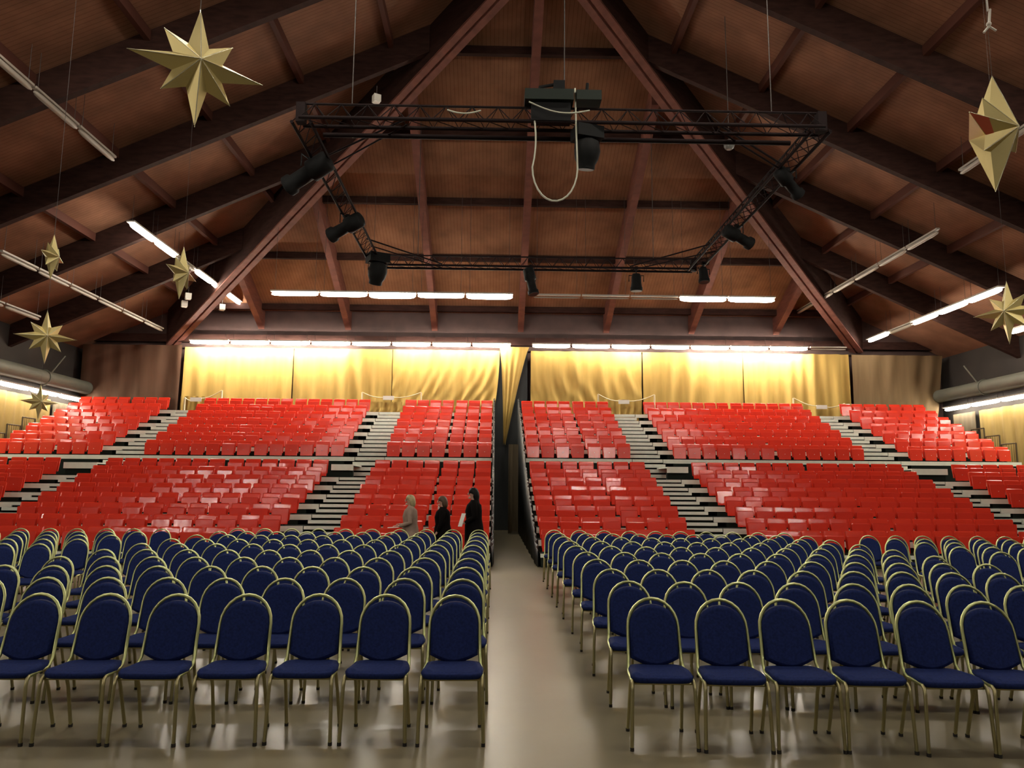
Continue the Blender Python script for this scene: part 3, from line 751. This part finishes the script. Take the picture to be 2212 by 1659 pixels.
def hand_chains(w, d):
    """five fingers from the wrist w, hand pointing along d (x,z) in the walking plane"""
    out = []; wx, wy, wz = w; dx, dz = d
    palm = (wx + dx * .05, wy, wz + dz * .05, .022)
    out.append([(wx, wy, wz, .022), palm])
    for k, (off, L) in enumerate(((-.030, .065), (-.011, .078), (.010, .074), (.029, .058))):
        b = (wx + dx * .085, wy + off, wz + dz * .085, .009)
        out.append([palm, b, (b[0] + dx * L * .55, b[1], b[2] + dz * L * .5 - .006, .008), (b[0] + dx * L * .9, b[1], b[2] + dz * L - .022, .007)])
    out.append([palm, (wx + dx * .05, wy - .035, wz + dz * .05 + .012, .010), (wx + dx * .085, wy - .048, wz + dz * .085 + .012, .008)])
    return out
def person(x, y, H, label, hair, hair_m, coat_m, trouser_m, long_hair, arm_r, arm_l, coat_len, build=1.0):
    """walks towards -x; the head is in profile"""
    s = H / 1.66; S = lambda *c: [(a * s, b_ * s, c_ * s, r * s) for a, b_, c_, r in c]
    e = empty('person', (x, y, 0), 0, label, 'person')
    pel = (0, 0, .90, .10)
    body = [S(pel, (0, 0, 1.05, .095), (-.01, 0, 1.22, .11), (-.0, 0, 1.35, .085), (-.015, 0, 1.42, .047), (-.025, 0, 1.475, .045), (-.030, 0, 1.535, .082), (-.022, 0, 1.60, .072))]
    feet = {}
    for sg, fx in ((-1, -.20), (1, .20)):
        body.append(S(pel, (0, sg * .085, .84, .085), (fx * .45 - .02, sg * .09, .48, .055), (fx, sg * .09, .10, .036), (fx - .02, sg * .09, .05, .035), (fx - .14, sg * .09, .03, .026)))
    for sg, arm in ((-1, arm_r), (1, arm_l)):
        sh = (0, 0, 1.35, .085)
        el, wr, d = arm
        body.append(S(sh, (.0, sg * .16, 1.345, .050), (el[0], sg * .20, el[1], .037), (wr[0], sg * .19, wr[1], .024)))
        body += [[(a * s, b_ * s, c_ * s, r * s) for a, b_, c_, r in ch] for ch in hand_chains((wr[0], sg * .19, wr[1]), d)]
    skin_obj('body', body, M['skin'], e)
    # face: nose, chin, brow, eyes and ear
    f = MB(); hx, hz = -.03 * s, 1.535 * s
    f.loft([[(hx + (-.075 - .030 * k) * s, yy * s, hz + zz * s) for yy, zz in ((-.012, -.030), (.012, -.030), (.005, .025), (-.005, .025))] for k in (0, .5, .8)])
    f.ball((hx - .060 * s, 0, hz - .072 * s), .028 * s, 8)
    for sg in (-1, 1): f.ball((hx + .01 * s, sg * .078 * s, hz - .005 * s), .024 * s, 8, sc=(.7, .35, 1.2))
    f.obj('face', M['skin'], e)
    ey = MB()
    for sg in (-1, 1): ey.ball((hx - .074 * s, sg * .030 * s, hz + .010 * s), .010 * s, 6)
    ey.obj('eyes', M['black_hair'], e)
    mo = MB().box(hx - .086 * s, hx - .076 * s, -.02 * s, .02 * s, hz - .048 * s, hz - .042 * s); mo.obj('mouth', mat('lips', (.4, .12, .1), .5), e)
    # hair: a cap over crown and back, falling by hair length
    hb = MB(); rings = []
    lv = [(.118, .02, .0), (.108, .055, .01), (.080, .086, .012), (.035, .100, .018), (-.02, .100, .030), (-.07, .090, .040), (-.11, .075, .048)]
    if long_hair: lv += [(-.19, .085, .055), (-.30, .090, .070), (-.40, .075, .075), (-.46, .04, .070)]
    else: lv += [(-.135, .045, .05)]
    for dz, rr, ox in lv:
        ring = []
        for k in range(18):
            a = 2 * math.pi * k / 18; cx_ = math.cos(a); rx = rr * (1.05 if cx_ > 0 else (.98 if dz > .03 else .30))
            if dz < -.12 and cx_ < 0: rx = rr * .15
            ring.append(((hx + (ox + rx * cx_) * s), rr * math.sin(a) * s * (1.0 if dz > -.15 else 1.15), hz + dz * s + .012 * s * math.sin(5 * a)))
        rings.append(ring)
    hb.loft(rings).obj('hair', hair_m, e)
    # coat / cardigan
    def shape(z, rx, ry, cx_=0, n=20): return [((cx_ + rx * math.cos(2 * math.pi * k / n)) * s, ry * math.sin(2 * math.pi * k / n) * s, z * s) for k in range(n)]
    B = build
    c = MB(); c.loft([shape(coat_len, .175 * B, .22, .02), shape(.80, .165 * B, .205, .01), shape(.95, .155 * B, .19), shape(1.05, .135 * B, .17), shape(1.20, .145 * B, .185, -.01), shape(1.32, .125 * B, .20), shape(1.385, .085, .155), shape(1.425, .058, .075, -.005)])
    c.obj('coat', coat_m, e)
    for sg, (el, wr, d) in ((-1, arm_r), (1, arm_l)):
        MB().tube([(0, sg * .13 * s, 1.355 * s), (.0, sg * .185 * s, 1.31 * s), (el[0] * s, sg * .215 * s, el[1] * s), ((el[0] * .5 + wr[0] * .5) * s, sg * .205 * s, (el[1] * .5 + wr[1] * .5) * s), (wr[0] * s, sg * .19 * s, wr[1] * s)],
                  .05, 12, radii=[.055 * s, .066 * s, .054 * s, .046 * s, .036 * s]).obj('sleeve', coat_m, e)
    for sg, fx in ((-1, -.20), (1, .20)):
        MB().tube([(0, sg * .07 * s, .93 * s), (0, sg * .088 * s, .80 * s), ((fx * .45 - .02) * s, sg * .09 * s, .48 * s), (fx * s, sg * .09 * s, .08 * s)], .09, 12, radii=[.09 * s, .105 * s, .078 * s, .060 * s]).obj('trouser_leg', trouser_m, e)
        MB().loft([[((fx + .05 + dx * .9) * s, (sg * .09 + .042 * wd * math.cos(a)) * s, (.0 + hh + hh * math.sin(a)) * s + .002) for a in [2 * math.pi * k / 10 for k in range(10)]] for dx, wd, hh in ((.0, .7, .03), (-.06, 1, .038), (-.15, 1, .030), (-.22, .6, .018))]).obj('shoe', M['shoe'], e)
    return e
p1 = person(-1.68, 15.62, 1.56, 'person with short blonde hair in a beige knitted cardigan, one forearm held forward', 'bob', M['blonde'], M['beige_knit'], M['dark_trouser'], False, ((.03, 1.08), (-.20, 1.00), (-.97, .1)), ((.02, 1.07), (-.18, 1.02), (-.97, .1)), .60, 1.12)
p2 = person(-1.03, 15.66, 1.54, 'person with brown hair in a black coat, walking between the other two', 'wavy', M['brown_hair'], M['black_coat'], M['dark_trouser'], False, ((-.02, 1.06), (-.10, .90), (-.5, -.85)), ((-.02, 1.07), (-.12, .98), (-.8, .0)), .55, 1.2)
MB().ball((-.085, -.02, 1.30), .035, 8, sc=(.6, 1, 1.3)).obj('scarf', M['collar'], p2)
p3 = person(-.40, 15.68, 1.71, 'tall person with long black hair in a long black coat beside the central passage', 'long', M['black_hair'], M['black_coat'], M['dark_trouser'], True, ((.02, 1.10), (-.16, .985), (-.93, -.35)), ((.05, 1.06), (.03, .84), (.1, -.99)), .45, 1.15)
# papers in the hands (things of their own)
o = tag(MB().box(-.11, .11, -.07, .07, -.004, .004).obj('paper_sheet', M['paper'], None, (-2.0, 15.44, .915)), 'white paper held level by the person with blonde hair', 'paper'); o.rotation_euler = (0, -.05, .1)
o = tag(MB().box(-.004, .004, -.05, .05, -.14, .14).obj('paper_sheet', M['paper'], None, (-.635, 15.42, 1.07)), 'white folded papers held upright by the tall person in black', 'paper'); o.rotation_euler = (0, .42, .9)
